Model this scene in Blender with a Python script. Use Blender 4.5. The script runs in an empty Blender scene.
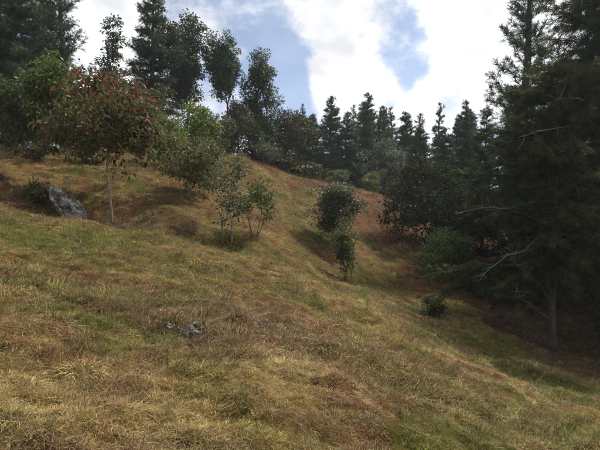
import bpy, math, numpy as np
from mathutils import Vector, Matrix

sc = bpy.context.scene
COL = sc.collection

# ------------------------------------------------------------------ camera
F = 462.0                       # focal length in pixels of a 600 px wide picture
CAM = np.array([0.0, 0.0, 1.6])
cam_d = bpy.data.cameras.new('camera'); cam = bpy.data.objects.new('camera', cam_d); COL.objects.link(cam)
cam.location = CAM; cam.rotation_euler = (math.pi/2, 0, 0)
cam_d.sensor_width = 36.0; cam_d.lens = 36.0*F/600.0
cam_d.clip_start = 0.05; cam_d.clip_end = 3000
sc.camera = cam

# ------------------------------------------------------------------ light
SUN_EL, SUN_AZ = math.radians(52), math.radians(50)      # azimuth from the view direction towards the right
sd = Vector((math.sin(SUN_AZ)*math.cos(SUN_EL), math.cos(SUN_AZ)*math.cos(SUN_EL), math.sin(SUN_EL)))
sun_l = bpy.data.lights.new('sun', 'SUN'); sun = bpy.data.objects.new('sun', sun_l); COL.objects.link(sun)
sun_l.energy = 3.9; sun_l.angle = math.radians(3); sun_l.color = (1.0, 0.93, 0.80)
sun.rotation_euler = sd.to_track_quat('Z', 'Y').to_euler()

world = bpy.data.worlds.new('World'); sc.world = world; world.use_nodes = True
def make_sky():
    nt = world.node_tree; N = nt.nodes; L = nt.links; N.clear()
    out = N.new('ShaderNodeOutputWorld'); bg = N.new('ShaderNodeBackground'); bg.inputs['Strength'].default_value = 0.10
    L.new(bg.outputs[0], out.inputs[0])
    sky = N.new('ShaderNodeTexSky'); sky.sky_type = 'NISHITA'; sky.sun_disc = False
    sky.sun_elevation = SUN_EL; sky.sun_rotation = SUN_AZ; sky.altitude = 2000; sky.air_density = 1.0; sky.dust_density = 1.5
    tc = N.new('ShaderNodeTexCoord')
    def math_(op, a, b=None, c=None, clamp=False):
        m = N.new('ShaderNodeMath'); m.operation = op; m.use_clamp = clamp
        for i, v in enumerate((a, b, c)):
            if v is None: continue
            if isinstance(v, (int, float)): m.inputs[i].default_value = v
            else: L.new(v, m.inputs[i])
        return m.outputs[0]
    def noise(scale, detail, rough, off, dist=0.0):
        mp = N.new('ShaderNodeMapping'); L.new(tc.outputs['Generated'], mp.inputs[0])
        mp.inputs['Location'].default_value = off; mp.inputs['Scale'].default_value = (1, 1, 1.5)
        n = N.new('ShaderNodeTexNoise'); n.inputs['Scale'].default_value = scale; n.inputs['Detail'].default_value = detail
        n.inputs['Roughness'].default_value = rough; n.inputs['Distortion'].default_value = dist
        L.new(mp.outputs[0], n.inputs[0]); return n.outputs['Fac']
    big = noise(4.2, 6, 0.62, (1.3, 0.2, 0.7), 0.0)
    fine = noise(19.0, 3, 0.6, (4.1, 2.2, 0.3), 0.0)
    cov = math_('ADD', math_('MULTIPLY', big, 1.25), math_('MULTIPLY', fine, 0.40))
    # clearings and heaps of cloud where the sky in view has them: (u, v, radius px, weight)
    total = None
    for (u, v, r, w) in SKY_BLOBS:
        d = Vector(((u-300)/F, 1.0, (225-v)/F)).normalized()
        dp = N.new('ShaderNodeVectorMath'); dp.operation = 'DOT_PRODUCT'; L.new(tc.outputs['Generated'], dp.inputs[0]); dp.inputs[1].default_value = d
        mr = N.new('ShaderNodeMapRange'); mr.interpolation_type = 'SMOOTHSTEP'
        mr.inputs['From Min'].default_value = math.cos(math.atan(r/F)); mr.inputs['From Max'].default_value = 1.0
        mr.inputs['To Min'].default_value = 0.0; mr.inputs['To Max'].default_value = w
        L.new(dp.outputs['Value'], mr.inputs['Value'])
        total = mr.outputs[0] if total is None else math_('ADD', total, mr.outputs[0])
    cov = math_('ADD', cov, total)
    mr = N.new('ShaderNodeMapRange'); mr.interpolation_type = 'SMOOTHSTEP'; L.new(cov, mr.inputs['Value'])
    mr.inputs['From Min'].default_value = 0.63; mr.inputs['From Max'].default_value = 0.93
    mr.inputs['To Min'].default_value = 0.22; mr.inputs['To Max'].default_value = 1.0
    # thicker cloud is a little greyer than its bright rim
    shade = N.new('ShaderNodeMapRange'); L.new(noise(6.0, 3, 0.55, (7.7, 1.1, 2.3)), shade.inputs['Value'])
    shade.inputs['From Min'].default_value = 0.36; shade.inputs['From Max'].default_value = 0.60
    shade.inputs['To Min'].default_value = 5.9; shade.inputs['To Max'].default_value = 8.6
    cc = N.new('ShaderNodeCombineColor')
    L.new(math_('MULTIPLY', shade.outputs[0], 0.985), cc.inputs[0]); L.new(shade.outputs[0], cc.inputs[1]); L.new(math_('MULTIPLY', shade.outputs[0], 1.03), cc.inputs[2])
    mx = N.new('ShaderNodeMix'); mx.data_type = 'RGBA'
    L.new(mr.outputs[0], mx.inputs['Factor']); L.new(sky.outputs[0], mx.inputs['A']); L.new(cc.outputs[0], mx.inputs['B'])
    L.new(mx.outputs['Result'], bg.inputs['Color'])
SKY_BLOBS = [(225, 14, 85, -0.20), (270, 58, 50, -0.24), (284, 94, 40, -0.26), (410, 44, 38, -0.20), (436, 84, 38, -0.24), (396, 92, 22, -0.18), (428, 22, 24, -0.14),
             (345, 85, 50, 0.20), (490, 40, 80, 0.34), (120, 15, 45, 0.3), (418, 112, 24, 0.25), (320, 22, 30, 0.10), (455, 10, 50, 0.15), (240, 55, 14, 0.2)]
make_sky()
sc.view_settings.view_transform = 'Standard'; sc.view_settings.look = 'None'
sc.view_settings.gamma = 1.0; sc.view_settings.use_curve_mapping = False
sc.view_settings.exposure = 0.55
sc.render.engine = 'CYCLES'
sc.cycles.max_bounces = 4; sc.cycles.diffuse_bounces = 2; sc.cycles.transmission_bounces = 2; sc.cycles.glossy_bounces = 2
sc.cycles.transparent_max_bounces = 4; sc.cycles.volume_bounces = 0
sc.cycles.use_denoising = True
sc.cycles.use_adaptive_sampling = True; sc.cycles.adaptive_threshold = 0.025; sc.cycles.denoising_prefilter = 'NONE'; sc.cycles.denoising_input_passes = 'RGB_ALBEDO_NORMAL'

# ------------------------------------------------------------------ noise and terrain
def _hash(ix, iy, seed):
    h = (ix.astype(np.int64)*374761393 + iy.astype(np.int64)*668265263 + seed*1442695041) & 0xffffffff
    h = ((h ^ (h >> 13))*1274126177) & 0xffffffff
    return ((h ^ (h >> 16)) & 0xffffff)/float(0xffffff)
def vnoise(x, y, seed=0):
    x = np.asarray(x, float); y = np.asarray(y, float)
    ix = np.floor(x); iy = np.floor(y); fx = x-ix; fy = y-iy
    fx = fx*fx*fx*(fx*(fx*6-15)+10); fy = fy*fy*fy*(fy*(fy*6-15)+10)
    a = _hash(ix, iy, seed); b = _hash(ix+1, iy, seed); c = _hash(ix, iy+1, seed); d = _hash(ix+1, iy+1, seed)
    return (a*(1-fx)+b*fx)*(1-fy)+(c*(1-fx)+d*fx)*fy
def fbm(x, y, seed=0, octv=4, rough=0.5):
    s = 0; amp = 1; tot = 0
    for k in range(octv):
        s = s+amp*vnoise(x*2**k+17.3*k, y*2**k-9.1*k, seed+k); tot += amp; amp *= rough
    return s/tot
def sstep(a, b, x):
    t = np.clip((x-a)/(b-a), 0, 1); return t*t*(3-2*t)

def img(u, v, y): return ((u-300)/F*y, y, 1.6+(225-v)/F*y)
CTRL = [img(*p) for p in [
    # the near spur, from the feet to its crest
    (0, 450, 2.3), (150, 450, 2.65), (300, 450, 3.05), (450, 450, 4.0), (600, 450, 5.6),
    (0, 360, 3.7), (150, 360, 4.6), (300, 360, 5.5), (430, 385, 6.3),
    (0, 290, 6.4), (150, 300, 7.6), (300, 315, 9.0), (400, 350, 9.0), (490, 385, 8.6), (560, 410, 8.2),
    (0, 235, 10.5), (100, 247, 11.5), (200, 262, 12.5), (300, 288, 13.5), (390, 325, 12.5),
    (0, 208, 13.0), (100, 228, 14.2), (200, 247, 15.5), (300, 276, 16.0), (400, 319, 14.0), (470, 360, 11.5), (540, 396, 9.6), (620, 424, 8.0),
    # the hollow behind it and the slope with the rock and the saplings
    (60, 219, 16.6), (112, 226, 18.0), (30, 195, 17.5), (110, 190, 20.0), (180, 215, 18.5), (228, 247, 18.6), (255, 238, 20.0), (160, 185, 23.0),
    (0, 168, 20.5), (60, 158, 25.0), (120, 160, 27.0), (200, 190, 25.0),
    (347, 281, 24.0), (300, 262, 21.0), (340, 246, 29.0), (300, 225, 30.0), (250, 195, 32.0), (200, 165, 34.0), (370, 292, 21.0), (400, 285, 27.0),
    # the far red slope and its crest
    (240, 157, 45.0), (270, 167, 47.0), (310, 178, 50.0), (350, 187, 53.0), (385, 196, 55.0), (300, 195, 41.0), (350, 215, 39.0), (400, 243, 37.0), (415, 225, 43.0), (420, 265, 31.0), (180, 148, 40.0), (120, 148, 36.0), (50, 150, 30.0), (0, 148, 33.0),
    # the gully and the opposite bank on the right
    (430, 308, 24.0), (470, 330, 20.5), (500, 328, 22.0), (520, 345, 20.0), (550, 346, 22.0), (540, 370, 16.5), (590, 398, 13.5), (600, 335, 25.0), (480, 285, 32.0), (540, 290, 34.0), (620, 285, 36.0),
    (640, 400, 12.0),
    # the dip hidden just behind the near crest
    (0, 209, 14.6), (100, 231, 16.0), (200, 250, 17.0), (300, 281, 18.0), (400, 327, 17.0), (470, 368, 14.0), (540, 397, 12.5)]]
CTRL += [(0, 0, 0), (-3, 0, .8), (3, 0, -.75), (-10, 0, 3.2), (10, 0, -3.4), (0, -10, -.6), (-12, -15, 3), (14, -15, -5), (18, 5, -5.0), (-25, 5, 8), (-25, 25, 9), (30, 10, -4), (45, 25, 0), (30, 55, 1.5),
         (-40, 60, 11), (-20, 62, 8.2), (-6, 60, 6.5), (6, 66, 4.8), (16, 70, 3.0), (0, 85, 3), (20, 90, 3), (-40, 100, 12), (50, 90, 8), (0, 140, 8), (60, 140, 12), (-60, 140, 16), (-120, 60, 28), (120, 60, 14), (0, -120, -6), (-120, -60, 20), (120, -60, -5),
         (-200, 250, 30), (200, 250, 25), (0, 300, 22), (-300, 0, 40), (300, 0, 10), (0, -300, -10), (300, -250, 0), (-300, -250, 20)]
CTRL = np.array(CTRL, float)
def _tps(r2): return np.where(r2 > 1e-12, 0.5*r2*np.log(np.maximum(r2, 1e-12)), 0.0)
def _warp(x, y):                                                       # even out the spacing near and far
    r = np.hypot(x, y)+1e-9; k = np.log1p(r/6.0)*6.0/r
    return x*k, y*k
_cx, _cy = _warp(CTRL[:, 0], CTRL[:, 1]); n_ = len(CTRL)
_A = np.zeros((n_+3, n_+3)); _A[:n_, :n_] = _tps((_cx[:, None]-_cx)**2+(_cy[:, None]-_cy)**2)+0.03*np.eye(n_)
_A[:n_, n_] = 1; _A[:n_, n_+1] = _cx; _A[:n_, n_+2] = _cy; _A[n_:, :n_] = _A[:n_, n_:].T
_w = np.linalg.solve(_A, np.concatenate([CTRL[:, 2], [0, 0, 0]]))
def base_h(x, y):
    x = np.atleast_1d(np.asarray(x, float)); y = np.atleast_1d(np.asarray(y, float)); out = np.empty(x.shape)
    wx, wy = _warp(x, y); wx = wx.ravel(); wy = wy.ravel(); o = np.empty(wx.shape)
    for i in range(0, len(wx), 20000):
        a = wx[i:i+20000]; b = wy[i:i+20000]
        o[i:i+20000] = _tps((a[:, None]-_cx)**2+(b[:, None]-_cy)**2)@_w[:n_]+_w[n_]+_w[n_+1]*a+_w[n_+2]*b
    return o.reshape(x.shape)
def height(x, y):
    x = np.atleast_1d(np.asarray(x, float)); y = np.atleast_1d(np.asarray(y, float))
    h = base_h(x, y); r = np.hypot(x, y)
    feet = sstep(0.3, 2.0, r)
    h = h+(fbm(x*0.16, y*0.16, 11, 3)-0.5)*0.55*sstep(6, 18, r)
    h = h+(fbm(x*0.7, y*0.9, 3, 3)-0.5)*0.42*feet
    lump = fbm(x*2.3, y*2.6, 5, 3)
    h = h+(np.abs(lump-0.5)*2-0.25)*0.15*feet
    h = h+.55*np.exp(-(((x-9.4)/1.7)**2+((y-20.8)/1.3)**2))
    h = h+(fbm(x*4.6, y*4.6, 9, 2)-0.5)*0.15*sstep(34, 12, r)*feet
    # cattle steps along the left slope
    st = sstep(-2, -6, x)*sstep(11, 15, y)*sstep(40, 30, y)
    ph = h*1.6+fbm(x*0.25, y*0.25, 21, 2)*2.2
    fr = ph-np.floor(ph); h = h+st*0.30*(sstep(0.45, 1.0, fr)-fr)
    return h
def H1(x, y): return float(height(x, y)[0])

# colour of the sward: green, olive, straw, red-brown, grey-brown
PAL = np.array([(0.135, 0.160, 0.024), (0.245, 0.190, 0.048), (0.41, 0.290, 0.122), (0.245, 0.116, 0.056), (0.150, 0.098, 0.066)])
def tint(x, y):
    x = np.asarray(x, float); y = np.asarray(y, float); r = np.hypot(x, y)
    u = x/np.maximum(y, .5)*F+300
    sca = 1.0/(1+r*0.035)
    n1 = fbm(x*0.55, y*0.55, 31, 4, .6); n2 = fbm(x*1.3, y*1.3, 41, 4, .65); n3 = fbm(x*2.2, y*2.2, 51, 4, .65); n4 = fbm(x*.22, y*.22, 61, 3)
    w = np.stack([sstep(.43, .68, n1)*1.7+0.34, np.full(r.shape, .72), sstep(.42, .66, n2)*1.3+.30, sstep(.45, .63, n3*.6+n4*.4)*2.3+.17, sstep(.49, .66, n3)*1.1+.14])
    # red fern litter on the far slope
    red = sstep(2.0, 5.5, x+(y-34)*.10)*sstep(36, 39, y)
    red = np.maximum(red, sstep(33, 40, y)*sstep(-9, 2, x)*sstep(.36, .58, n4)*.9)
    w[3] += red*5; w[0] *= 1-.85*red; w[2] *= 1-.5*red
    # greener bottom of the gully and the flats at its mouth
    gu = np.exp(-(((x-8.9)/2.3)**2+((y-13.4)/1.9)**2)); w[0] += gu*6; w[3] *= 1-.9*gu; w[4] *= 1-.8*gu
    # earth and needle litter under the pines
    nd = sstep(8.0, 10.3, x)*sstep(16.5, 19.5, y); w[4] += nd*2.2; w[3] += nd*.5; w[0] *= 1-.6*nd; w[2] *= 1-.3*nd
    # green strip below the rock, dry heather patch in the near middle
    gs = np.exp(-((y-11.5)/2.2)**2)*sstep(1, -3, x); w[0] += gs*.9; w[1] += gs*.5; w[3] *= 1-.6*gs
    dp = np.exp(-(((x+1.2)/1.5)**2+((y-7.0)/1.3)**2)); w[4] += dp*2.6; w[3] += dp*.9
    hb = np.exp(-((y-17.3)/1.6)**2)*sstep(-2.5, -4.5, x); w[4] += hb*1.3; w[3] += hb*.5; w[0] *= 1-.4*hb
    w = w**2.1; w /= w.sum(0)
    return np.einsum('kn,kc->nc', w.reshape(5, -1), PAL)

# ------------------------------------------------------------------ mesh helpers
def build_mesh(name, verts, tris, mat, attr=None, smooth=False):
    verts = np.asarray(verts, np.float32); tris = np.asarray(tris, np.int32)
    me = bpy.data.meshes.new(name); me.vertices.add(len(verts)); me.vertices.foreach_set('co', verts.ravel())
    me.loops.add(tris.size); me.loops.foreach_set('vertex_index', tris.ravel())
    me.polygons.add(len(tris)); me.polygons.foreach_set('loop_start', np.arange(0, tris.size, 3, dtype=np.int32))
    me.polygons.foreach_set('loop_total', np.full(len(tris), 3, np.int32))
    if smooth: me.polygons.foreach_set('use_smooth', np.ones(len(tris), bool))
    if attr is not None:
        a = me.color_attributes.new('rnd', 'FLOAT_COLOR', 'POINT'); c = np.ones((len(verts), 4), np.float32); c[:, :attr.shape[1]] = attr; a.data.foreach_set('color', c.ravel())
    me.update(calc_edges=True); me.materials.append(mat); return me

class MB:
    def __init__(s): s.v = []; s.f = []; s.a = []; s.n = 0
    def add(s, v, f, a):
        s.v.append(v); s.f.append(np.asarray(f)+s.n); s.a.append(a); s.n += len(v)
    def tube(s, pts, rad, sides=6, cap=True, rnd=0.5):
        pts = np.asarray(pts, float); rad = np.broadcast_to(np.asarray(rad, float), (len(pts),)); k = len(pts)
        t = np.gradient(pts, axis=0); t /= np.linalg.norm(t, axis=1, keepdims=True)+1e-9
        ref = np.where(np.abs(t[:, 2:3]) > .9, np.array([[1., 0, 0]]), np.array([[0., 0, 1.]]))
        a = np.cross(t, ref); a /= np.linalg.norm(a, axis=1, keepdims=True)+1e-9; b = np.cross(t, a)
        ang = np.arange(sides)*2*math.pi/sides
        v = pts[:, None]+rad[:, None, None]*(np.cos(ang)[None, :, None]*a[:, None]+np.sin(ang)[None, :, None]*b[:, None])
        i = np.arange(k-1)[:, None]*sides; j = np.arange(sides)[None]; j2 = (j+1) % sides
        q = np.stack([i+j, i+j2, i+sides+j2, i+sides+j], -1).reshape(-1, 4)
        f = np.concatenate([q[:, [0, 1, 2]], q[:, [0, 2, 3]]]); v = v.reshape(-1, 3)
        s.add(v, f, np.tile(np.array([[rnd, 0.5, 0.5]]), (len(v), 1)))
    def scatter(s, tv, tf, P, D, up, scale, rnd, clump, width=None, ta=None):
        """copies of a template (x = across, y = along, z = normal) at P, along D, normal near up"""
        D = D/(np.linalg.norm(D, axis=1, keepdims=True)+1e-9); X = np.cross(D, up); X /= np.linalg.norm(X, axis=1, keepdims=True)+1e-9; Z = np.cross(X, D)
        wv = scale if width is None else width
        v = (tv[None, :, 0:1]*wv[:, None, None])*X[:, None]+(tv[None, :, 1:2]*scale[:, None, None])*D[:, None]+(tv[None, :, 2:3]*wv[:, None, None])*Z[:, None]+P[:, None]
        n, k = len(P), len(tv); f = (tf[None]+(np.arange(n)*k)[:, None, None]).reshape(-1, 3)
        a = np.empty((n, k, 3)); a[:, :, 0] = rnd[:, None]; a[:, :, 1] = clump[:, None]; a[:, :, 2] = tv[None, :, 1] if ta is None else ta[None]
        s.add(v.reshape(-1, 3), f, a.reshape(-1, 3))
    def build(s, name, mat, smooth=False): return build_mesh(name, np.concatenate(s.v), np.concatenate(s.f), mat, np.concatenate(s.a), smooth)

def rand_up(r, n, k=.8): u = r.normal(0, k, (n, 3)); u[:, 2] += 1; return u
BROAD = (np.array([(0, 0, 0), (-.22, .3, .06), (0, .34, -.03), (.22, .3, .06), (-.17, .68, .03), (0, .68, -.05), (.17, .68, .03), (0, 1, -.10)]),
         np.array([(0, 2, 1), (0, 3, 2), (1, 2, 5), (1, 5, 4), (2, 3, 6), (2, 6, 5), (4, 5, 7), (5, 6, 7)]))
SMALL = (np.array([(0, 0, 0), (-.24, .5, .05), (.24, .5, .05), (0, 1, -.06)]), np.array([(0, 2, 1), (1, 2, 3)]))
def needles(n, spread, w, seed, back=.0):
    r = np.random.default_rng(seed); v = []; f = []
    for i in range(n):
        th = r.uniform(0, 2*math.pi); sp = spread*math.sqrt(r.uniform(.05, 1)); L = r.uniform(.7, 1.0)
        d = np.array([math.sin(sp)*math.cos(th), math.cos(sp), math.sin(sp)*math.sin(th)])
        side = np.cross(d, r.normal(size=3)); side *= w/np.linalg.norm(side); o = np.array([0, r.uniform(-back, .15), 0])
        v += [o-side*.5, o+side*.5, o+d*L*.6+side*.45+np.array([0, 0, -.02]), o+d*L+np.array([0, 0, -.10])]; k = 4*i
        f += [(k, k+1, k+2), (k, k+2, k+3)]
    return np.array(v), np.array(f)
NEEDLE_NEAR = needles(17, .75, .032, 1, .35)
NEEDLE_MID = needles(13, .95, .055, 2, .35)
NEEDLE_FAR = needles(9, 1.1, .13, 3, .35)

# ------------------------------------------------------------------ materials
def new_mat(name):
    m = bpy.data.materials.new(name); m.use_nodes = True; nt = m.node_tree
    b = nt.nodes['Principled BSDF']; return m, nt, b
def ramp(nt, stops, fac):
    r = nt.nodes.new('ShaderNodeValToRGB'); e = r.color_ramp.elements
    while len(e) < len(stops): e.new(0.5)
    for i, (p, c) in enumerate(stops): e[i].position = p; e[i].color = (*c, 1)
    nt.links.new(fac, r.inputs[0]); return r.outputs[0]
def leaf_mat(name, stops, rough=.55, trans=.3, var=.5, spec=.3):
    """leaf colour by its own random number; whole clumps and whole plants differ a little too"""
    m, nt, b = new_mat(name); L = nt.links; N = nt.nodes
    at = N.new('ShaderNodeAttribute'); at.attribute_name = 'rnd'
    sp = N.new('ShaderNodeSeparateColor'); L.new(at.outputs['Color'], sp.inputs[0])
    oi = N.new('ShaderNodeObjectInfo')
    mx = N.new('ShaderNodeMath'); mx.operation = 'MULTIPLY_ADD'; L.new(sp.outputs[1], mx.inputs[0]); mx.inputs[1].default_value = .5
    hf = N.new('ShaderNodeMath'); hf.operation = 'MULTIPLY'; L.new(sp.outputs[0], hf.inputs[0]); hf.inputs[1].default_value = .5; L.new(hf.outputs[0], mx.inputs[2])
    col = ramp(nt, stops, mx.outputs[0])
    hs = N.new('ShaderNodeHueSaturation'); L.new(col, hs.inputs['Color'])
    v = N.new('ShaderNodeMapRange'); L.new(oi.outputs['Random'], v.inputs['Value']); v.inputs['To Min'].default_value = 1-var*.35; v.inputs['To Max'].default_value = 1+var*.35; L.new(v.outputs[0], hs.inputs['Value'])
    L.new(hs.outputs[0], b.inputs['Base Color']); b.inputs['Roughness'].default_value = rough; b.inputs['Specular IOR Level'].default_value = spec
    tr = N.new('ShaderNodeBsdfTranslucent'); L.new(hs.outputs[0], tr.inputs['Color']); ms = N.new('ShaderNodeMixShader'); ms.inputs[0].default_value = trans
    L.new(b.outputs[0], ms.inputs[1]); L.new(tr.outputs[0], ms.inputs[2]); L.new(ms.outputs[0], N['Material Output'].inputs[0]); return m
def bark_mat(name, a, b_, scale=14, bump=.5):
    m, nt, b = new_mat(name); N = nt.nodes; L = nt.links
    tc = N.new('ShaderNodeTexCoord'); mp = N.new('ShaderNodeMapping'); mp.inputs['Scale'].default_value = (1, 1, .25); L.new(tc.outputs['Object'], mp.inputs[0])
    n = N.new('ShaderNodeTexNoise'); n.inputs['Scale'].default_value = scale; n.inputs['Detail'].default_value = 6; L.new(mp.outputs[0], n.inputs[0])
    L.new(ramp(nt, [(.35, a), (.65, b_)], n.outputs[0]), b.inputs['Base Color']); b.inputs['Roughness'].default_value = .9
    bp = N.new('ShaderNodeBump'); bp.inputs['Strength'].default_value = bump; bp.inputs['Distance'].default_value = .03; L.new(n.outputs[0], bp.inputs['Height']); L.new(bp.outputs[0], b.inputs['Normal']); return m

M_BARK = bark_mat('pine_bark', (.035, .026, .02), (.10, .08, .062))
M_PALE = bark_mat('pale_bark', (.10, .088, .072), (.26, .235, .20), 22)
M_DEAD = bark_mat('dead_wood', (.07, .060, .050), (.20, .18, .155), 30)
M_PINE = leaf_mat('pine_needles', [(.1, (.020, .042, .022)), (.5, (.040, .075, .034)), (.9, (.075, .115, .045))], .5, .3)
M_PINE_NEAR = leaf_mat('drooping_pine_needles', [(.1, (.026, .040, .014)), (.45, (.048, .070, .022)), (.75, (.085, .095, .030)), (.95, (.13, .088, .042))], .55, .45)
M_FIR = leaf_mat('cypress_foliage', [(.1, (.020, .038, .020)), (.5, (.040, .066, .029)), (.9, (.080, .100, .042))], .55, .3)
M_EUC = leaf_mat('grey_green_leaves', [(.1, (.026, .042, .022)), (.5, (.052, .076, .038)), (.9, (.10, .122, .066))], .5, .35)
M_OLIVE = leaf_mat('olive_leaves', [(.1, (.030, .034, .014)), (.5, (.060, .062, .024)), (.85, (.11, .085, .035)), (1, (.14, .075, .035))], .55, .25)
M_GREEN = leaf_mat('fresh_green_leaves', [(.1, (.050, .075, .018)), (.5, (.110, .150, .036)), (.9, (.20, .225, .065))], .5, .45)
M_DARK = leaf_mat('dark_glossy_leaves', [(.1, (.012, .022, .010)), (.5, (.028, .046, .018)), (.9, (.075, .088, .036))], .75, .3, spec=.08)
M_MID = leaf_mat('bush_leaves', [(.1, (.034, .056, .018)), (.5, (.072, .102, .030)), (.9, (.135, .155, .052))], .5, .4)
M_GREY = leaf_mat('silver_bush_leaves', [(.1, (.040, .052, .034)), (.5, (.080, .100, .060)), (.9, (.15, .165, .10))], .55, .25)
M_SILV = leaf_mat('two_toned_leaves', [(.1, (.040, .055, .018)), (.5, (.090, .105, .036)), (.8, (.15, .155, .075)), (1, (.24, .24, .16))], .65, .4, spec=.15)
M_RED = leaf_mat('old_red_leaves', [(.1, (.10, .032, .016)), (.5, (.19, .070, .030)), (.9, (.28, .135, .055))], .5, .4)

def ground_mat():
    m, nt, b = new_mat('turf_and_thatch'); N = nt.nodes; L = nt.links
    at = N.new('ShaderNodeAttribute'); at.attribute_name = 'rnd'; g = N.new('ShaderNodeNewGeometry')
    n = N.new('ShaderNodeTexNoise'); n.inputs['Scale'].default_value = 9; n.inputs['Detail'].default_value = 8; n.inputs['Roughness'].default_value = .7; L.new(g.outputs['Position'], n.inputs[0])
    n2 = N.new('ShaderNodeTexNoise'); n2.inputs['Scale'].default_value = 1.6; n2.inputs['Detail'].default_value = 6; n2.inputs['Roughness'].default_value = .65; L.new(g.outputs['Position'], n2.inputs[0])
    ad = N.new('ShaderNodeMath'); ad.operation = 'MULTIPLY'; L.new(n.outputs[0], ad.inputs[0]); L.new(n2.outputs[0], ad.inputs[1])
    mr = N.new('ShaderNodeMapRange'); L.new(ad.outputs[0], mr.inputs['Value']); mr.inputs['From Min'].default_value = .14; mr.inputs['From Max'].default_value = .38; mr.inputs['To Min'].default_value = .45; mr.inputs['To Max'].default_value = 1.15
    mx = N.new('ShaderNodeMix'); mx.data_type = 'RGBA'; mx.blend_type = 'MULTIPLY'; mx.inputs['Factor'].default_value = 1
    cc = N.new('ShaderNodeCombineColor'); [L.new(mr.outputs[0], cc.inputs[i]) for i in range(3)]
    L.new(at.outputs['Color'], mx.inputs['A']); L.new(cc.outputs[0], mx.inputs['B']); L.new(mx.outputs['Result'], b.inputs['Base Color'])
    b.inputs['Roughness'].default_value = .95; b.inputs['Specular IOR Level'].default_value = .1
    n3 = N.new('ShaderNodeTexNoise'); n3.inputs['Scale'].default_value = 38; n3.inputs['Detail'].default_value = 5; n3.inputs['Roughness'].default_value = .75; n3.inputs['Distortion'].default_value = 1.2; L.new(g.outputs['Position'], n3.inputs[0])
    mr3 = N.new('ShaderNodeMapRange'); L.new(n3.outputs[0], mr3.inputs['Value']); mr3.inputs['From Min'].default_value = .36; mr3.inputs['From Max'].default_value = .64; mr3.inputs['To Min'].default_value = .35; mr3.inputs['To Max'].default_value = 1.7
    m3 = N.new('ShaderNodeMath'); m3.operation = 'MULTIPLY'; L.new(mr.outputs[0], m3.inputs[0]); L.new(mr3.outputs[0], m3.inputs[1]); [L.new(m3.outputs[0], cc.inputs[i]) for i in range(3)]
    bp = N.new('ShaderNodeBump'); bp.inputs['Strength'].default_value = .8; bp.inputs['Distance'].default_value = .08; L.new(n.outputs[0], bp.inputs['Height']); L.new(bp.outputs[0], b.inputs['Normal']); return m
def grass_mat():
    m, nt, b = new_mat('grass_blades'); N = nt.nodes; L = nt.links
    ti = N.new('ShaderNodeAttribute'); ti.attribute_name = 'tint'; ti.attribute_type = 'INSTANCER'
    at = N.new('ShaderNodeAttribute'); at.attribute_name = 'rnd'; sp = N.new('ShaderNodeSeparateColor'); L.new(at.outputs['Color'], sp.inputs[0])
    # blade by blade: some bleached straw, some dead brown, the rest the colour of the sward
    def mixto(a, c, lo, hi, src, amt):
        r = N.new('ShaderNodeMapRange'); L.new(src, r.inputs['Value']); r.inputs['From Min'].default_value = lo; r.inputs['From Max'].default_value = hi; r.inputs['To Max'].default_value = amt
        x = N.new('ShaderNodeMix'); x.data_type = 'RGBA'; L.new(r.outputs[0], x.inputs['Factor']); L.new(a, x.inputs['A']); x.inputs['B'].default_value = (*c, 1); return x.outputs['Result']
    c = mixto(ti.outputs['Color'], (.44, .36, .20), .70, .95, sp.outputs[0], .8)
    c = mixto(c, (.10, .055, .030), .22, .02, sp.outputs[0], .85)
    c = mixto(c, (.36, .26, .11), .55, 1.0, sp.outputs[2], .35)
    L.new(c, b.inputs['Base Color']); b.inputs['Roughness'].default_value = .6; b.inputs['Specular IOR Level'].default_value = .25
    tr = N.new('ShaderNodeBsdfTranslucent'); L.new(c, tr.inputs['Color']); ms = N.new('ShaderNodeMixShader'); ms.inputs[0].default_value = .3
    L.new(b.outputs[0], ms.inputs[1]); L.new(tr.outputs[0], ms.inputs[2]); L.new(ms.outputs[0], N['Material Output'].inputs[0]); return m
M_GROUND = ground_mat(); M_GRASS = grass_mat()

# ------------------------------------------------------------------ ground
def make_ground():
    th = np.concatenate([np.linspace(-45, 45, 380, endpoint=False), np.linspace(45, 315, 110, endpoint=False)])
    th = np.radians(th); nr = 340; rr = np.exp(np.linspace(math.log(.5), math.log(260), nr))
    x = np.outer(rr, np.sin(th)); y = np.outer(rr, np.cos(th)); nt = len(th)
    z = height(x, y); v = np.stack([x, y, z], -1).reshape(-1, 3); c = tint(x.ravel(), y.ravel())*np.array([.46, .42, .36])
    i = np.arange(nr-1)[:, None]*nt; j = np.arange(nt)[None]; j2 = (j+1) % nt
    q = np.stack([i+j, i+nt+j, i+nt+j2, i+j2], -1).reshape(-1, 4); f = np.concatenate([q[:, [0, 2, 1]], q[:, [0, 3, 2]]])
    v = np.concatenate([v, [[0, 0, H1(0, 0)]]]); c = np.concatenate([c, c[:1]]); k = len(v)-1
    fan = np.stack([np.full(nt, k), np.arange(nt), (np.arange(nt)+1) % nt], -1); f = np.concatenate([f, fan[:, [0, 2, 1]]])
    me = build_mesh('ground', v, f, M_GROUND, c, True); o = bpy.data.objects.new('ground', me); COL.objects.link(o)
    o['kind'] = 'structure'; o['label'] = 'hummocky pasture slope of dry grass falling to a gully'; o['category'] = 'ground'
make_ground()

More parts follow.
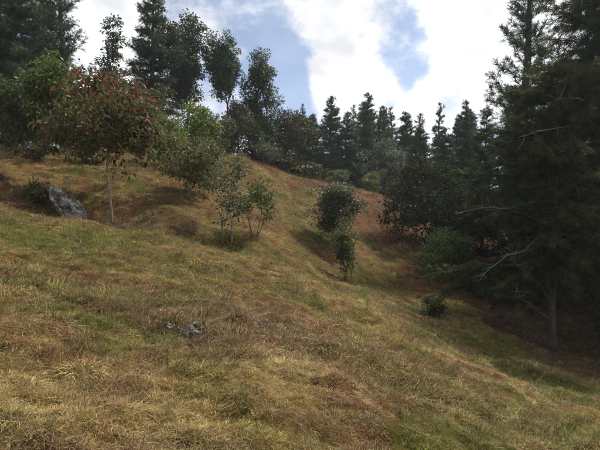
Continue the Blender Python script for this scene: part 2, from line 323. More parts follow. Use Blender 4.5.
# ------------------------------------------------------------------ grass
def tuft(seed, n, rad, lo, hi, lean, width, flat=0.0, curl=.5):
    r = np.random.default_rng(seed); mb = MB()
    a = r.uniform(0, 2*math.pi, n); q = rad*np.sqrt(r.uniform(0, 1, n)); P = np.stack([q*np.cos(a), q*np.sin(a), np.full(n, -.02)], -1)
    L = r.uniform(lo, hi, n); az = a+r.normal(0, 1.0, n); le = np.abs(r.normal(0, lean, n))+flat
    d = np.stack([np.cos(az)*np.sin(le), np.sin(az)*np.sin(le), np.cos(le)], -1); le2 = le+curl*r.uniform(.3, 1.4, n)
    d2 = np.stack([np.cos(az)*np.sin(le2), np.sin(az)*np.sin(le2), np.cos(le2)], -1)
    s = np.stack([-np.sin(az), np.cos(az), np.zeros(n)], -1)+r.normal(0, .4, (n, 3)); s /= np.linalg.norm(s, axis=1, keepdims=True); w = (width*r.uniform(.6, 1.3, n))[:, None]
    m1 = P+d*L[:, None]*.5; t = m1+d2*L[:, None]*.5
    v = np.stack([P-s*w*.5, P+s*w*.5, m1-s*w*.42, m1+s*w*.42, t], 1).reshape(-1, 3)
    f = (np.array([(0, 1, 3), (0, 3, 2), (2, 3, 4)])[None]+(np.arange(n)*5)[:, None, None]).reshape(-1, 3)
    at = np.empty((n, 5, 3)); at[:, :, 0] = r.uniform(0, 1, n)[:, None]; at[:, :, 1] = .5; at[:, :, 2] = np.array([0, 0, .5, .5, 1.]); mb.add(v, f, at.reshape(-1, 3))
    return mb.build('grass_tuft', M_GRASS)
FEET = [(62, 16.1, .8, 160), (80, 16.2, .5, 90), (113, 18, .6, 120), (228, 18.6, .55, 130), (255, 20, .55, 110), (340, 29, 1.2, 160), (347, 24, .6, 110), (434, 21, .7, 100), (425, 21.3, .5, 60), (186, 21.5, 1.2, 160), (36, 17.2, 1.0, 140), (551, 22, .7, 80), (441, 36, 1.8, 140), (440, 29, 1.2, 140)]
def make_grass():
    tufts = bpy.data.collections.new('grass_tufts')
    # (seed, blades, radius, shortest, longest, lean, width, flatness, curl)
    specs = [(1, 46, .10, .05, .14, .5, .0055, 0, .8), (2, 40, .08, .08, .19, .4, .006, 0, .9), (3, 54, .13, .04, .11, .7, .005, .2, .7),
             (4, 44, .12, .06, .17, .5, .0045, .75, .6), (5, 50, .12, .03, .09, .6, .005, .2, .7), (6, 46, .17, .07, .20, .3, .0045, 1.2, .3), (7, 16, .06, .14, .30, .35, .004, .1, 1.0), (8, 40, .13, .03, .09, .9, .008, .5, 1.0), (9, 22, .12, .10, .24, .6, .0035, .9, .4)]
    for i, s in enumerate(specs):
        tufts.objects.link(bpy.data.objects.new('grass_tuft_%d' % i, tuft(*s)))
    def herb(seed):
        q = np.random.default_rng(seed); mb = MB(); n = 40; P = q.normal(0, .05, (n, 3)); P[:, 2] = q.uniform(.01, .16, n); D = q.normal(0, 1, (n, 3)); D[:, 2] = q.uniform(-.1, .9, n)
        mb.scatter(SMALL[0], SMALL[1], P, D, rand_up(q, n), q.uniform(.04, .09, n), q.uniform(.3, .68, n), q.uniform(0, 1, n), ta=np.zeros(4)); return mb.build('herb', M_GRASS)
    def dead_stems(seed):
        q = np.random.default_rng(seed); mb = MB()
        for k in range(16):
            a = q.uniform(0, 6.28); d = np.array([math.cos(a)*.6, math.sin(a)*.6, q.uniform(.3, 1.0)]); L_ = q.uniform(.12, .34); o = np.array([q.normal(0, .05), q.normal(0, .05), -.01]); p = o+d*L_*np.linspace(0, 1, 5)[:, None]; p[:, :2] += np.cumsum(q.normal(0, .012, (5, 2)), 0); p[3:, 2] -= q.uniform(0, .06)
            mb.tube(p, np.linspace(.0032, .0014, 5), 3, rnd=q.uniform(.05, .95))
        return mb.build('dead_stems', M_GRASS)
    for k in range(2): tufts.objects.link(bpy.data.objects.new('grass_tuft_x%d' % k, herb(k+3)))
    for k in range(2): tufts.objects.link(bpy.data.objects.new('grass_tuft_y%d' % k, dead_stems(k+8)))
    r = np.random.default_rng(77)
    # density per square metre falls with distance, the tufts grow a little
    edges = [(0.9, 4, 640), (4, 8, 360), (8, 13, 170), (13, 20, 105), (20, 32, 52), (32, 48, 30), (48, 62, 12)]
    X = []; Y = []
    for a, b, dens in edges:
        n = int(dens*(b*b-a*a)*.5*math.radians(84)); rr = np.sqrt(r.uniform(a*a, b*b, n)); th = np.radians(r.uniform(-42, 42, n)); X.append(rr*np.sin(th)); Y.append(rr*np.cos(th))
    for (u, y, sp, k) in FEET:
        a = r.uniform(0, 6.28, k); q = sp*np.sqrt(r.uniform(0, 1, k)); X.append((u-300)/F*y+q*np.cos(a)); Y.append(y+q*np.sin(a))
    X = np.concatenate(X); Y = np.concatenate(Y); R_ = np.hypot(X, Y)
    nd = sstep(8.0, 10.3, X)*sstep(16.5, 19.5, Y)
    bare = fbm(X*1.1, Y*1.1, 91, 3)
    keep = (r.uniform(0, 1, len(X)) > nd*.75) & (r.uniform(0, 1, len(X)) < .80+sstep(.30, .50, bare)); X = X[keep]; Y = Y[keep]; R_ = R_[keep]
    Z = height(X, Y); e = .12; gx = (height(X+e, Y)-height(X-e, Y))/(2*e); gy = (height(X, Y+e)-height(X, Y-e))/(2*e)
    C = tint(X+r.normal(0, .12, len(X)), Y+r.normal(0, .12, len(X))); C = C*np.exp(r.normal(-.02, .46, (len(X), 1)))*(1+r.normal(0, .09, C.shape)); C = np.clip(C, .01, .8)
    n = len(X); hmap = fbm(X*.8, Y*.8, 71, 3)
    S = (.50+.50*sstep(.3, .75, hmap))*np.where(r.uniform(0, 1, n) < .22, r.uniform(1.2, 1.9, n), r.uniform(.5, 1.05, n))*(1+R_*.018)*(.72+.28*sstep(3, 7, R_)); tall = r.uniform(0, 1, n)
    green = (C[:, 1] > C[:, 0]*.95)
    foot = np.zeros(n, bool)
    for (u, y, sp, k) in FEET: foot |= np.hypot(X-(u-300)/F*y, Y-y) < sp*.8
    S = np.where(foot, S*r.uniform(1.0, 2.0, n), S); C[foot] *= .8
    idx = np.where(green, r.choice([0, 0, 1, 2, 4, 6], n), r.choice([0, 2, 3, 3, 4, 5, 5, 7, 7, 8], n))
    S = np.where(R_ > 33, S*1.5, S)
    S = np.where(R_ < 6, np.minimum(S, .62+.07*R_), S)
    pk = r.uniform(0, 1, n); hb = pk < (.006+.012*sstep(13, 18, R_))*sstep(7, 12, R_)*(fbm(X*.5, Y*.5, 95, 2) > .45); idx = np.where(hb, 9+r.integers(0, 2, n), idx); C[hb] = np.array([.070, .090, .024])*r.uniform(.7, 1.5, (hb.sum(), 1)); S[hb] *= .62
    ds = (pk > .93) & (fbm(X*1.1, Y*1.1, 97, 3) > .46); idx = np.where(ds, 11+r.integers(0, 2, n), idx); C[ds] = C[ds]*.4+np.array([.20, .125, .075])*.6
    flat_ = (idx == 5) | (idx == 3); S = np.where(flat_, np.minimum(S, 1.05*(1+R_*.02)), S)
    rot = np.stack([np.arctan(gy)*.5, -np.arctan(gx)*.5, np.zeros(n)], -1)
    # rotate about z first, then lean with the slope
    rz = r.uniform(0, 2*math.pi, n); rot[:, 2] = 0
    cz, sz = np.cos(rz), np.sin(rz); rx, ry = rot[:, 0].copy(), rot[:, 1].copy()
    rot = np.stack([rx*cz+ry*sz, -rx*sz+ry*cz, rz], -1)
    me = bpy.data.meshes.new('grass_points'); me.vertices.add(n); me.vertices.foreach_set('co', np.stack([X, Y, Z], -1).astype(np.float32).ravel())
    def put(nm, ty, key, arr): me.attributes.new(nm, ty, 'POINT').data.foreach_set(key, np.ascontiguousarray(arr).ravel())
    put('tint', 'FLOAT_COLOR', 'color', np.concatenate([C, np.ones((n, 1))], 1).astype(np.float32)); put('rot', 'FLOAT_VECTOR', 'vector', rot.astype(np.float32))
    put('siz', 'FLOAT', 'value', S.astype(np.float32)); put('pick', 'INT', 'value', idx.astype(np.int32)); me.update()
    o = bpy.data.objects.new('grass', me); COL.objects.link(o); o['kind'] = 'stuff'; o['label'] = 'short dry grass, green, straw and red-brown, over the whole slope'; o['category'] = 'grass'
    ng = bpy.data.node_groups.new('grass_scatter', 'GeometryNodeTree'); ng.interface.new_socket('Geometry', in_out='INPUT', socket_type='NodeSocketGeometry'); ng.interface.new_socket('Geometry', in_out='OUTPUT', socket_type='NodeSocketGeometry')
    N = ng.nodes; L = ng.links; gi = N.new('NodeGroupInput'); go = N.new('NodeGroupOutput'); ip = N.new('GeometryNodeInstanceOnPoints'); ci = N.new('GeometryNodeCollectionInfo')
    ci.inputs['Collection'].default_value = tufts; ci.inputs['Separate Children'].default_value = True; ci.inputs['Reset Children'].default_value = True
    def na(nm, ty):
        a = N.new('GeometryNodeInputNamedAttribute'); a.data_type = ty; a.inputs['Name'].default_value = nm; return a.outputs[0]
    L.new(gi.outputs[0], ip.inputs['Points']); L.new(ci.outputs[0], ip.inputs['Instance']); ip.inputs['Pick Instance'].default_value = True
    L.new(na('pick', 'INT'), ip.inputs['Instance Index']); L.new(na('rot', 'FLOAT_VECTOR'), ip.inputs['Rotation']); L.new(na('siz', 'FLOAT'), ip.inputs['Scale']); L.new(ip.outputs[0], go.inputs[0])
    md = o.modifiers.new('scatter', 'NODES'); md.node_group = ng
    print('grass tufts', n)
make_grass()

# ------------------------------------------------------------------ plants
def thing(name, label, cat, x, y, rotz=0.0, scale=(1, 1, 1), group=None, sink=.08, z=None):
    o = bpy.data.objects.new(name, None); COL.objects.link(o); o.empty_display_size = .3
    o.location = (x, y, (H1(x, y) if z is None else z)-sink); o.rotation_euler = (0, 0, rotz); o.scale = scale
    o['label'] = label; o['category'] = cat
    if group: o['group'] = group
    return o
def part(name, mesh, parent):
    o = bpy.data.objects.new(name, mesh); COL.objects.link(o); o.parent = parent; return o


def conifer(seed, Hh, Rm, cb, prof, needle, nlen, mat, el=(-.15, .7), droop=.25, dens=1.0, whorl=.035, tr=.02, gap=0.0, twig=.28, hang=0.0, drop=.0, lean=(0, 0), sides=7):
    """a conifer: tapering trunk, whorls of limbs, twigs along them, needle tufts along the twigs"""
    r = np.random.default_rng(seed); wood = MB(); cr = MB()
    k = 14; t = np.linspace(0, 1, k); px = np.cumsum(r.normal(0, .006, k))*Hh*.5+lean[0]*t*t*Hh; py = np.cumsum(r.normal(0, .006, k))*Hh*.5+lean[1]*t*t*Hh
    tp = np.stack([px-px[0], py-py[0], t*Hh], -1); trad = Hh*tr*(1-t)**.8+.012; trad[0] *= 1.35
    wood.tube(tp, trad, sides)
    at = lambda s: np.array([np.interp(s, t, tp[:, i]) for i in range(3)])
    P = []; D = []; CL = []; s = cb
    while s < .985:
        q = (s-cb)/(1-cb); nb = r.integers(3, 6); a0 = r.uniform(0, 6.28)
        for b in range(nb):
            if r.uniform() < gap: continue
            az = a0+b*6.28/nb+r.normal(0, .35); sb = min(.99, max(cb, s+r.normal(0, .45*whorl))); L = Rm*prof(min(1, (sb-cb)/(1-cb)))*r.uniform(.5, 1.2)+.12; e = el[0]+(el[1]-el[0])*q+r.normal(0, .10)
            d = np.array([math.cos(az)*math.cos(e), math.sin(az)*math.cos(e), math.sin(e)]); m = 6; ss = np.linspace(0, 1, m); b0 = at(sb)
            pts = b0+d*L*ss[:, None]; pts[:, 2] += (-droop*L*ss**1.6+drop*L*ss**3); pts += np.cumsum(r.normal(0, .02*L, (m, 3)), 0)*ss[:, None]
            wood.tube(pts, np.linspace(max(.008, L*.016), .004, m), 4)
            cl = r.uniform(); nt_ = max(2, int(L/twig*dens*2)); side = np.cross(d, (0, 0, 1.)); side /= np.linalg.norm(side)+1e-9
            for i in range(nt_):
                u = r.uniform(.10, 1.0); p0 = np.array([np.interp(u, ss, pts[:, j]) for j in range(3)]); sg = r.choice((-1, 1))
                td = d*r.uniform(.4, 1)+side*sg*r.uniform(.2, 1.0)*(1-.4*u)+np.array([0, 0, r.normal(.12, .3)-hang]); td /= np.linalg.norm(td); tl = (L*.30*(1-u)+nlen*.9)*r.uniform(.5, 1.2)
                nn = max(1, int(tl/(nlen*.55)))
                for j in range(nn+1):
                    P.append(p0+td*tl*(j/max(nn, 1))+r.normal(0, nlen*.12, 3)); D.append(td+r.normal(0, .35, 3)+np.array([0, 0, .15-hang])); CL.append(cl)
        s += whorl*r.uniform(.6, 1.3)
    top = at(1.0)
    for j in range(6): P.append(top+np.array([0, 0, -.12*j*nlen])); D.append(np.array([0, 0, 1.])+r.normal(0, .25, 3)); CL.append(.5)
    P = np.array(P); D = np.array(D); CL = np.array(CL); n = len(P)
    cr.scatter(needle[0], needle[1], P, D, r.normal(size=(n, 3)), nlen*r.uniform(.7, 1.2, n), r.uniform(0, 1, n), np.clip(CL+r.normal(0, .15, n), 0, 1))
    return wood.build('trunk', M_BARK, True), cr.build('crown', mat), Hh

def broadleaf(seed, Hh, rx, rz, cz, ncl, lpc, leaf, lsize, mat, clr=.35, lw=None, stems=1, tr=.018, bark=None, droop=.2, hollow=.35, limbs=6, extra=None, skew=(0, 0), bot=.0, spread=.12, flat=.55):
    """a broadleaved tree or bush: stems, limbs to boughs, leaves in uneven clumps round the bough ends
    extra = (material, fn(points, rng) -> mask) sends some leaves to a second mesh"""
    r = np.random.default_rng(seed); wood = MB(); cr = MB(); c2 = MB()
    # clump centres in an uneven ellipsoid
    d = r.normal(size=(ncl, 3)); d /= np.linalg.norm(d, axis=1, keepdims=True); rad = (hollow+(1-hollow)*r.uniform(0, 1, ncl))**.6
    nl = 6; lc = r.normal(size=(nl, 3)); lc /= np.linalg.norm(lc, axis=1, keepdims=True); lc *= r.uniform(.35, .72, (nl, 1)); lr_ = r.uniform(.34, .62, nl); wl = lr_**2.2; li = r.choice(nl, ncl, p=wl/wl.sum())
    U = lc[li]+d*(rad*lr_[li])[:, None]*(1+.10*r.normal(0, 1, ncl))[:, None]
    C = U*np.array([rx, rx, rz]); C[:, 2] += cz; C[:, 0] += skew[0]*C[:, 2]/Hh; C[:, 1] += skew[1]*C[:, 2]/Hh
    hc = r.normal(size=(6, 3)); hc /= np.linalg.norm(hc, axis=1, keepdims=True); hole = np.zeros(ncl, bool)
    for h_ in hc[:3]: hole |= np.linalg.norm(U-h_*.8, axis=1) < r.uniform(.15, .32)
    C = C[(C[:, 2] > bot) & ~hole]; ncl = len(C)
    stem_top = max(cz*.75, cz-rz*.5)
    bases = []
    for s in range(stems):
        a = 6.28*s/stems+r.uniform(0, 1); o = np.array([math.cos(a), math.sin(a), 0])*(.04*Hh if stems > 1 else 0)
        k = 8; t = np.linspace(0, 1, k); sp = np.array([math.cos(a), math.sin(a)])*(spread*Hh if stems > 1 else 0)
        pt = np.stack([o[0]+sp[0]*t+skew[0]*t*stem_top/Hh, o[1]+sp[1]*t+skew[1]*t*stem_top/Hh, t*stem_top*r.uniform(.85, 1.1)], -1); pt[:, :2] += np.cumsum(r.normal(0, .010*Hh, (k, 2)), 0)*t[:, None]
        wood.tube(pt, Hh*tr*(1-.55*t)/math.sqrt(stems), 7); bases.append(pt)
    nodes = np.concatenate([b[3:] for b in bases])
    # limbs
    ends = C[r.choice(ncl, min(limbs, ncl), replace=False)]; ln = [nodes]
    for e in ends:
        b = nodes[np.argmin(np.linalg.norm(nodes-e, axis=1)+np.maximum(0, nodes[:, 2]-e[2]+.1*Hh)*2)]; t = np.linspace(0, 1, 6)[:, None]
        p = b+(e-b)*t; p[:, 2] += np.sin(t[:, 0]*math.pi)*.10*np.linalg.norm(e-b); p += r.normal(0, .012*Hh, (6, 3))*np.sin(t*math.pi); wood.tube(p, np.linspace(Hh*tr*.42, Hh*tr*.12, 6)/math.sqrt(math.sqrt(stems)), 5); ln.append(p[2:])
    ln = np.concatenate(ln)
    for c in C:
        b = ln[np.argmin(np.linalg.norm(ln-c, axis=1))]; t = np.linspace(0, 1, 4)[:, None]; p = b+(c-b)*t+r.normal(0, .008*Hh, (4, 3))*np.sin(t*math.pi); wood.tube(p, np.linspace(Hh*tr*.13+.002, .003, 4), 3)
    n = ncl*lpc; ci = np.repeat(np.arange(ncl), lpc); off = r.normal(size=(n, 3)); off /= np.linalg.norm(off, axis=1, keepdims=True); csz = r.uniform(.55, 1.3, ncl)
    P = C[ci]+off*(clr*csz[ci]*r.uniform(.15, 1, n)**.6)[:, None]*np.array([1, 1, .75]); D = off*.9+r.normal(0, .5, (n, 3)); D[:, 2] -= droop
    up = rand_up(r, n, flat); S = lsize*r.uniform(.5, 1.3, n); rn = r.uniform(0, 1, n); cl = np.clip(r.uniform(0, 1, ncl)[ci]+r.normal(0, .1, n), 0, 1)
    if extra is not None:
        mk = extra[1](P, r); c2.scatter(leaf[0], leaf[1], P[mk], D[mk], up[mk], S[mk], rn[mk], cl[mk]); keep = ~mk
        P, D, up, S, rn, cl = P[keep], D[keep], up[keep], S[keep], rn[keep], cl[keep]
    cr.scatter(leaf[0], leaf[1], P, D, up, S, rn, cl)
    res = [wood.build('trunk', bark or M_BARK, True), cr.build('crown', mat), float(np.percentile(P[:, 2], 99.7))]
    if extra is not None: res.append(c2.build('old_leaves', extra[0]))
    return res

def at_px(u, y): return (u-300)/F*y
def plant(kind, name, label, cat, u, y, vtop, rot, group=None, wide=1.0, x=None):
    """stand a plant on the ground at distance y; its height follows from where its top is seen"""
    X = at_px(u, y) if x is None else x; g = H1(X, y); ztop = 1.6+(225-vtop)/F*y; s = (ztop-g+.08)/kind[2]
    t = thing(name, label, cat, X, y, rot, (s*wide, s*wide, s), group); lr = np.random.default_rng(int(abs(u)*7+y*13)); t.rotation_euler = (lr.normal(0, .022), lr.normal(0, .022), rot) if y > 26 else (0, 0, rot); part('trunk', kind[0], t); part('crown', kind[1], t)
    if len(kind) > 3: part('old_leaves', kind[3], t)
    return t

spire = lambda q: (1-q)**1.05+.015
cone = lambda q: (1-q)**.8*.9+.08
full = lambda q: max(.05, math.sin(min(1, (q*.86+.14))*math.pi)**.6)
column = lambda q: max(.06, (1-q**2.2))*(.55+.45*min(1, q*4))
ragged = lambda q: max(.08, (1-q)**.55)*(.6+.4*math.sin(q*23)**2)


PINE_A = conifer(1, 17, 4.2, .14, spire, NEEDLE_FAR, .40, M_PINE, dens=1.4, whorl=.024, el=(.05, .45), droop=.1)
PINE_B = conifer(2, 17, 3.4, .16, lambda q: spire(q)*(.72+.28*math.sin(q*37)), NEEDLE_FAR, .38, M_PINE, dens=1.3, whorl=.026, el=(.1, .5), droop=.1, gap=.1)
PINE_C = conifer(3, 17, 4.6, .12, lambda q: (1-q)**.85*(.85+.15*math.sin(q*29)), NEEDLE_FAR, .40, M_PINE, dens=1.4, whorl=.025, el=(.05, .6), droop=.12)
PINE_TALL = conifer(4, 22, 3.4, .14, ragged, NEEDLE_MID, .42, M_PINE, el=(.25, .9), droop=.05, dens=.75, whorl=.020, twig=.36, gap=.10, drop=.25)
FIR = conifer(5, 16, 3.2, .10, lambda q: (1-q)**.7+.06, NEEDLE_MID, .36, M_FIR, el=(.1, .55), droop=.2, dens=1.35, whorl=.022, hang=.15)
DARKCON = conifer(9, 15, 3.6, .08, full, NEEDLE_MID, .38, M_FIR, el=(.0, .7), droop=.25, dens=1.15, whorl=.024)
PATULA = conifer(10, 14, 6.2, .25, lambda q: (1-q)**.42*(.8+.2*math.sin(q*31)), NEEDLE_NEAR, .30, M_PINE_NEAR, el=(.15, .75), droop=.30, dens=1.0, whorl=.021, gap=.15, hang=.45, tr=.012, twig=.30, sides=10)
PATULA_B = conifer(11, 18, 4.6, .12, lambda q: (1-q)**.55*(.75+.25*math.sin(q*27+1)), NEEDLE_NEAR, .32, M_PINE_NEAR, el=(.1, .8), droop=.30, dens=1.15, whorl=.019, hang=.4, tr=.013, twig=.30, sides=10)
TALL_A = broadleaf(21, 14, 2.6, 5.4, 8.8, 260, 80, SMALL, .24, M_EUC, clr=.62, tr=.013, limbs=16, hollow=.12, droop=.3, flat=.9)
TALL_B = broadleaf(22, 13, 2.1, 4.8, 8.7, 230, 85, SMALL, .22, M_FIR, clr=.55, tr=.012, limbs=14, hollow=.1, droop=.3, skew=(-.8, 0), flat=.9)
TALL_C = broadleaf(23, 12, 2.2, 5.2, 7.2, 180, 75, SMALL, .22, M_EUC, clr=.55, tr=.012, limbs=14, hollow=.1, droop=.3, flat=.9)
THIN = broadleaf(28, 11, 1.5, 4.6, 6.2, 110, 60, SMALL, .22, M_EUC, clr=.5, tr=.011, limbs=12, hollow=.1, flat=.9)
red_mask = lambda P, r: r.uniform(0, 1, len(P)) < .20+.55*sstep(3.4, 5.4, P[:, 2]+.35*np.hypot(P[:, 0], P[:, 1]))*(.45+.55*sstep(.3, .7, fbm(P[:, 0]*1.1, P[:, 2]*1.1, 8, 2)))
RED = broadleaf(31, 5.6, 2.2, 2.2, 3.5, 240, 36, BROAD, .165, M_SILV, clr=.36, tr=.0075, bark=M_PALE, limbs=10, hollow=.3, droop=.55, extra=(M_RED, red_mask), flat=.7, bot=1.3, stems=1)
RED_B = broadleaf(32, 2.6, 1.5, 1.15, 1.35, 90, 30, BROAD, .145, M_SILV, clr=.36, tr=.014, bark=M_PALE, limbs=7, hollow=.3, droop=.5, stems=3, extra=(M_RED, lambda P, r: r.uniform(0, 1, len(P)) < .16), flat=.7)
LEAFY = broadleaf(33, 4.8, 1.7, 2.1, 2.7, 130, 50, SMALL, .20, M_GREEN, clr=.42, tr=.012, stems=4, limbs=8, hollow=.3, droop=.5, flat=.8)
BUSH_G = broadleaf(34, 3.0, 1.5, 1.35, 1.55, 90, 55, SMALL, .15, M_GREEN, clr=.36, tr=.014, stems=4, hollow=.3, droop=.2, flat=.8)
BUSH_M = broadleaf(35, 3.0, 1.6, 1.4, 1.55, 95, 60, SMALL, .14, M_MID, clr=.38, tr=.014, stems=4, hollow=.3, flat=.8)
BUSH_D = broadleaf(47, 4.2, 2.3, 2.0, 2.2, 190, 50, BROAD, .15, M_DARK, clr=.42, tr=.014, stems=3, hollow=.4, flat=.6, extra=(M_OLIVE, lambda P, r: r.uniform(0, 1, len(P)) < .10+.25*sstep(2.6, 4.0, P[:, 2])))
BUSH_S = broadleaf(37, 2.8, 1.35, 1.25, 1.5, 90, 60, SMALL, .15, M_GREY, clr=.34, tr=.014, stems=3, hollow=.3, flat=.8)
TREE_O = broadleaf(38, 8.0, 3.3, 3.0, 4.8, 170, 62, SMALL, .24, M_OLIVE, clr=.62, tr=.014, limbs=12, hollow=.4, flat=.8)
TREE_S = broadleaf(39, 8.5, 3.2, 3.4, 5.0, 150, 62, SMALL, .26, M_GREY, clr=.70, tr=.014, limbs=12, hollow=.35, flat=.8)
SAPLING = broadleaf(40, 4.2, .80, 1.9, 2.35, 110, 15, SMALL, .12, M_EUC, clr=.26, tr=.0125, bark=M_PALE, limbs=9, hollow=.05, droop=.1, stems=3, spread=.05, flat=.9)
SHRUB_A = broadleaf(41, 2.5, .85, .95, 1.55, 90, 22, SMALL, .11, M_MID, clr=.22, tr=.016, stems=4, limbs=7, hollow=.2, droop=-.1, flat=.9, spread=.16)
SHRUB_B = broadleaf(42, 4.0, 1.5, 1.9, 2.0, 230, 40, SMALL, .12, M_EUC, clr=.30, tr=.013, stems=5, limbs=9, hollow=.2, droop=-.1, flat=.9, spread=.16)
SHRUB_C = broadleaf(43, 3.3, .72, 1.45, 1.75, 100, 20, BROAD, .14, M_MID, clr=.26, tr=.014, stems=3, limbs=8, hollow=.15, droop=-.3, flat=.8, spread=.07)
SHRUB_D = broadleaf(44, 1.3, .62, .55, .75, 40, 22, BROAD, .14, M_DARK, clr=.2, tr=.018, stems=3, hollow=.2, flat=.7)
SMALLTREE = broadleaf(45, 4.6, 1.2, 1.5, 3.0, 90, 40, SMALL, .15, M_OLIVE, clr=.32, tr=.014, limbs=8, hollow=.2, flat=.8)
BRUSH = broadleaf(46, 1.3, 1.05, .6, .6, 60, 40, SMALL, .12, M_OLIVE, clr=.26, tr=.012, stems=5, hollow=.2, flat=.9)

SK = 'trees on the left skyline'; BP = 'pines on the far skyline'; RP = 'pines filling the right side'
# left skyline, from the left edge to the middle
plant(DARKCON, 'conifer_tree', 'dark dense conifer in the top left corner, cut by the frame', 'tree', 10, 34, -40, .3, SK)
plant(PINE_TALL, 'pine_tree', 'tall pine whose straight dark trunk shows above the light green leafy bush', 'tree', 66, 38, -55, 1.1, SK, 1.1)
plant(FIR, 'conifer_tree', 'dark conifer behind and between the corner conifer and the straight-trunked pine', 'tree', 42, 44, -20, 1.9, SK)
plant(THIN, 'slender_tree', 'thin see-through tree in the gap between the straight-trunked pine and the fir', 'tree', 108, 46, 24, .5, SK)
plant(FIR, 'fir_tree', 'dense dark fir behind the red-leaved tree, its top cut by the frame', 'tree', 148, 43, -18, 2.2, SK, .95)
plant(TALL_A, 'tall_tree', 'tall loose-crowned tree with bare lower trunk just right of the dense fir', 'tree', 184, 46, 12, .7, SK)
plant(TALL_B, 'slender_tree', 'slender tree with rounded bent top, standing clear against blue sky', 'tree', 228, 48, 37, 0, SK)
plant(TALL_C, 'slender_tree', 'open pointed tree, shortest and last of the left skyline row', 'tree', 259, 50, 55, 2.6, SK)
# bushes along the left ridge
LB = 'bushes along the left ridge'
plant(LEAFY, 'leafy_bush', 'light green leafy bush at left, tallest of the ridge bushes', 'bush', 52, 26, 58, .4, LB)
plant(BUSH_M, 'bush', 'dark green bush at the left edge beneath the corner conifer', 'bush', 8, 25, 72, 1.4, LB)
plant(LEAFY, 'leafy_bush', 'green bush between the left-edge bush and the tallest light green one', 'bush', 28, 29, 75, 2.0, LB)
plant(BUSH_M, 'bush', 'mid green bush behind the left side of the red-leaved tree', 'bush', 88, 29, 100, 3.0, LB)
plant(TREE_O, 'olive_tree', 'olive-green crown filling the gap directly behind the red-leaved tree', 'tree', 140, 36, 88, .2, LB)
plant(BUSH_G, 'bush', 'bright green bush under the tall loose-crowned tree', 'bush', 192, 34, 106, .9, LB)
plant(BUSH_M, 'bush', 'green bush under the slender bent-topped tree', 'bush', 216, 38, 112, 2.2, LB)
plant(TREE_O, 'olive_tree', 'small olive tree at the foot of the slender bent-topped tree', 'tree', 238, 46, 100, 1.2, LB, .7)
plant(BUSH_M, 'bush', 'dark bush in the gap between the last two slender skyline trees', 'bush', 246, 49, 118, 5.2, LB, 1.2)
plant(TREE_O, 'olive_tree', 'small olive tree at the foot of the last skyline tree', 'tree', 264, 53, 112, 2.2, LB, .75)
plant(BUSH_M, 'bush', 'bush behind the slender bent-topped tree, on the crest', 'bush', 226, 46, 126, 4.2, LB, 1.3)
plant(LEAFY, 'leafy_bush', 'green leafy bush behind the right shoulder of the red-leaved tree', 'bush', 160, 33, 110, 5.0, LB, 1.2)
plant(BUSH_G, 'bush', 'yellow-green bush at the left ridge just right of the red-leaved crown', 'bush', 170, 28, 118, 4.0, LB)
plant(RED_B, 'large_leaved_bush', 'large-leaved bush with a few rust leaves, right below the red-leaved tree', 'bush', 186, 21.5, 138, .8)
plant(BUSH_M, 'bush', 'dark green bush touching the right side of the large-leaved bush', 'bush', 205, 23.5, 140, 2.9, LB, .8)
plant(BRUSH, 'low_scrub', 'low dark scrub growing against the left side of the rock', 'scrub', 42, 16.9, 178, .4)
plant(BRUSH, 'low_scrub', 'low brown scrub at the left edge of the picture', 'scrub', 4, 18, 172, 2.4, None, .9)
plant(BRUSH, 'low_scrub', 'low scrub on the bank beneath the light green leafy bush', 'scrub', 30, 23.5, 140, 4.4, None, 1.3)
plant(BRUSH, 'low_scrub', 'low scrub behind the trunk of the red-leaved tree', 'scrub', 95, 25, 146, 1.4, None, 1.5)
for i, (u, y, vt, w, lab) in enumerate([
    (12, 29, 132, 1.5, 'undergrowth at the foot of the left-edge bush'), (50, 30, 138, 1.5, 'undergrowth at the foot of the tallest light green bush'), (78, 31, 138, 1.4, 'undergrowth left of the red-leaved tree, on the ridge'),
    (105, 33, 136, 1.5, 'undergrowth on the ridge straight behind the red-leaved tree'), (135, 34, 136, 1.5, 'undergrowth on the ridge behind the right half of the red crown'), (168, 37, 134, 1.4, 'undergrowth under the yellow-green ridge bush'),
    (196, 40, 134, 1.4, 'undergrowth beneath the tall loose-crowned tree'), (222, 44, 138, 1.3, 'undergrowth beneath the slender bent-topped tree'), (244, 48, 142, 1.3, 'undergrowth on the crest left of the silvery bush'),
    (284, 51, 154, 1.3, 'undergrowth on the crest right of the silvery bush'), (300, 54, 160, 1.3, 'undergrowth under the broad olive-brown tree'), (258, 49, 146, 1.4, 'undergrowth on the crest just left of the silvery bush, beneath the last skyline tree'), (272, 51, 150, 1.3, 'undergrowth right behind the silvery bush'), (234, 46.5, 140, 1.5, 'undergrowth on the crest between the last two slender skyline trees')]):
    plant((BRUSH, BUSH_M)[i % 2], 'low_scrub', lab, 'scrub', u, y, vt, i*2.1, 'undergrowth along the ridge', w*(1.6, 1.1)[i % 2])
# the slope
plant(RED, 'red_leaved_tree', 'small tree with large green and rust-red leaves on pale thin stems', 'tree', 112, 18, 66, .6, None, 1.08)
plant(SAPLING, 'sapling', 'thin grey-stemmed sapling with sparse leaves in the middle of the slope', 'sapling', 228, 18.6, 148, 1.0)
plant(SHRUB_A, 'shrub', 'small green shrub just right of the grey-stemmed sapling', 'shrub', 255, 20, 181, .3)
plant(SHRUB_B, 'shrub', 'dense twiggy shrub on the far slope, the taller of the central two', 'shrub', 338, 29, 184, .8, None, 1.4)
plant(SHRUB_C, 'shrub', 'narrow shrub with pale-backed leaves in front of the dense twiggy shrub', 'shrub', 347, 24, 221, 1.6)
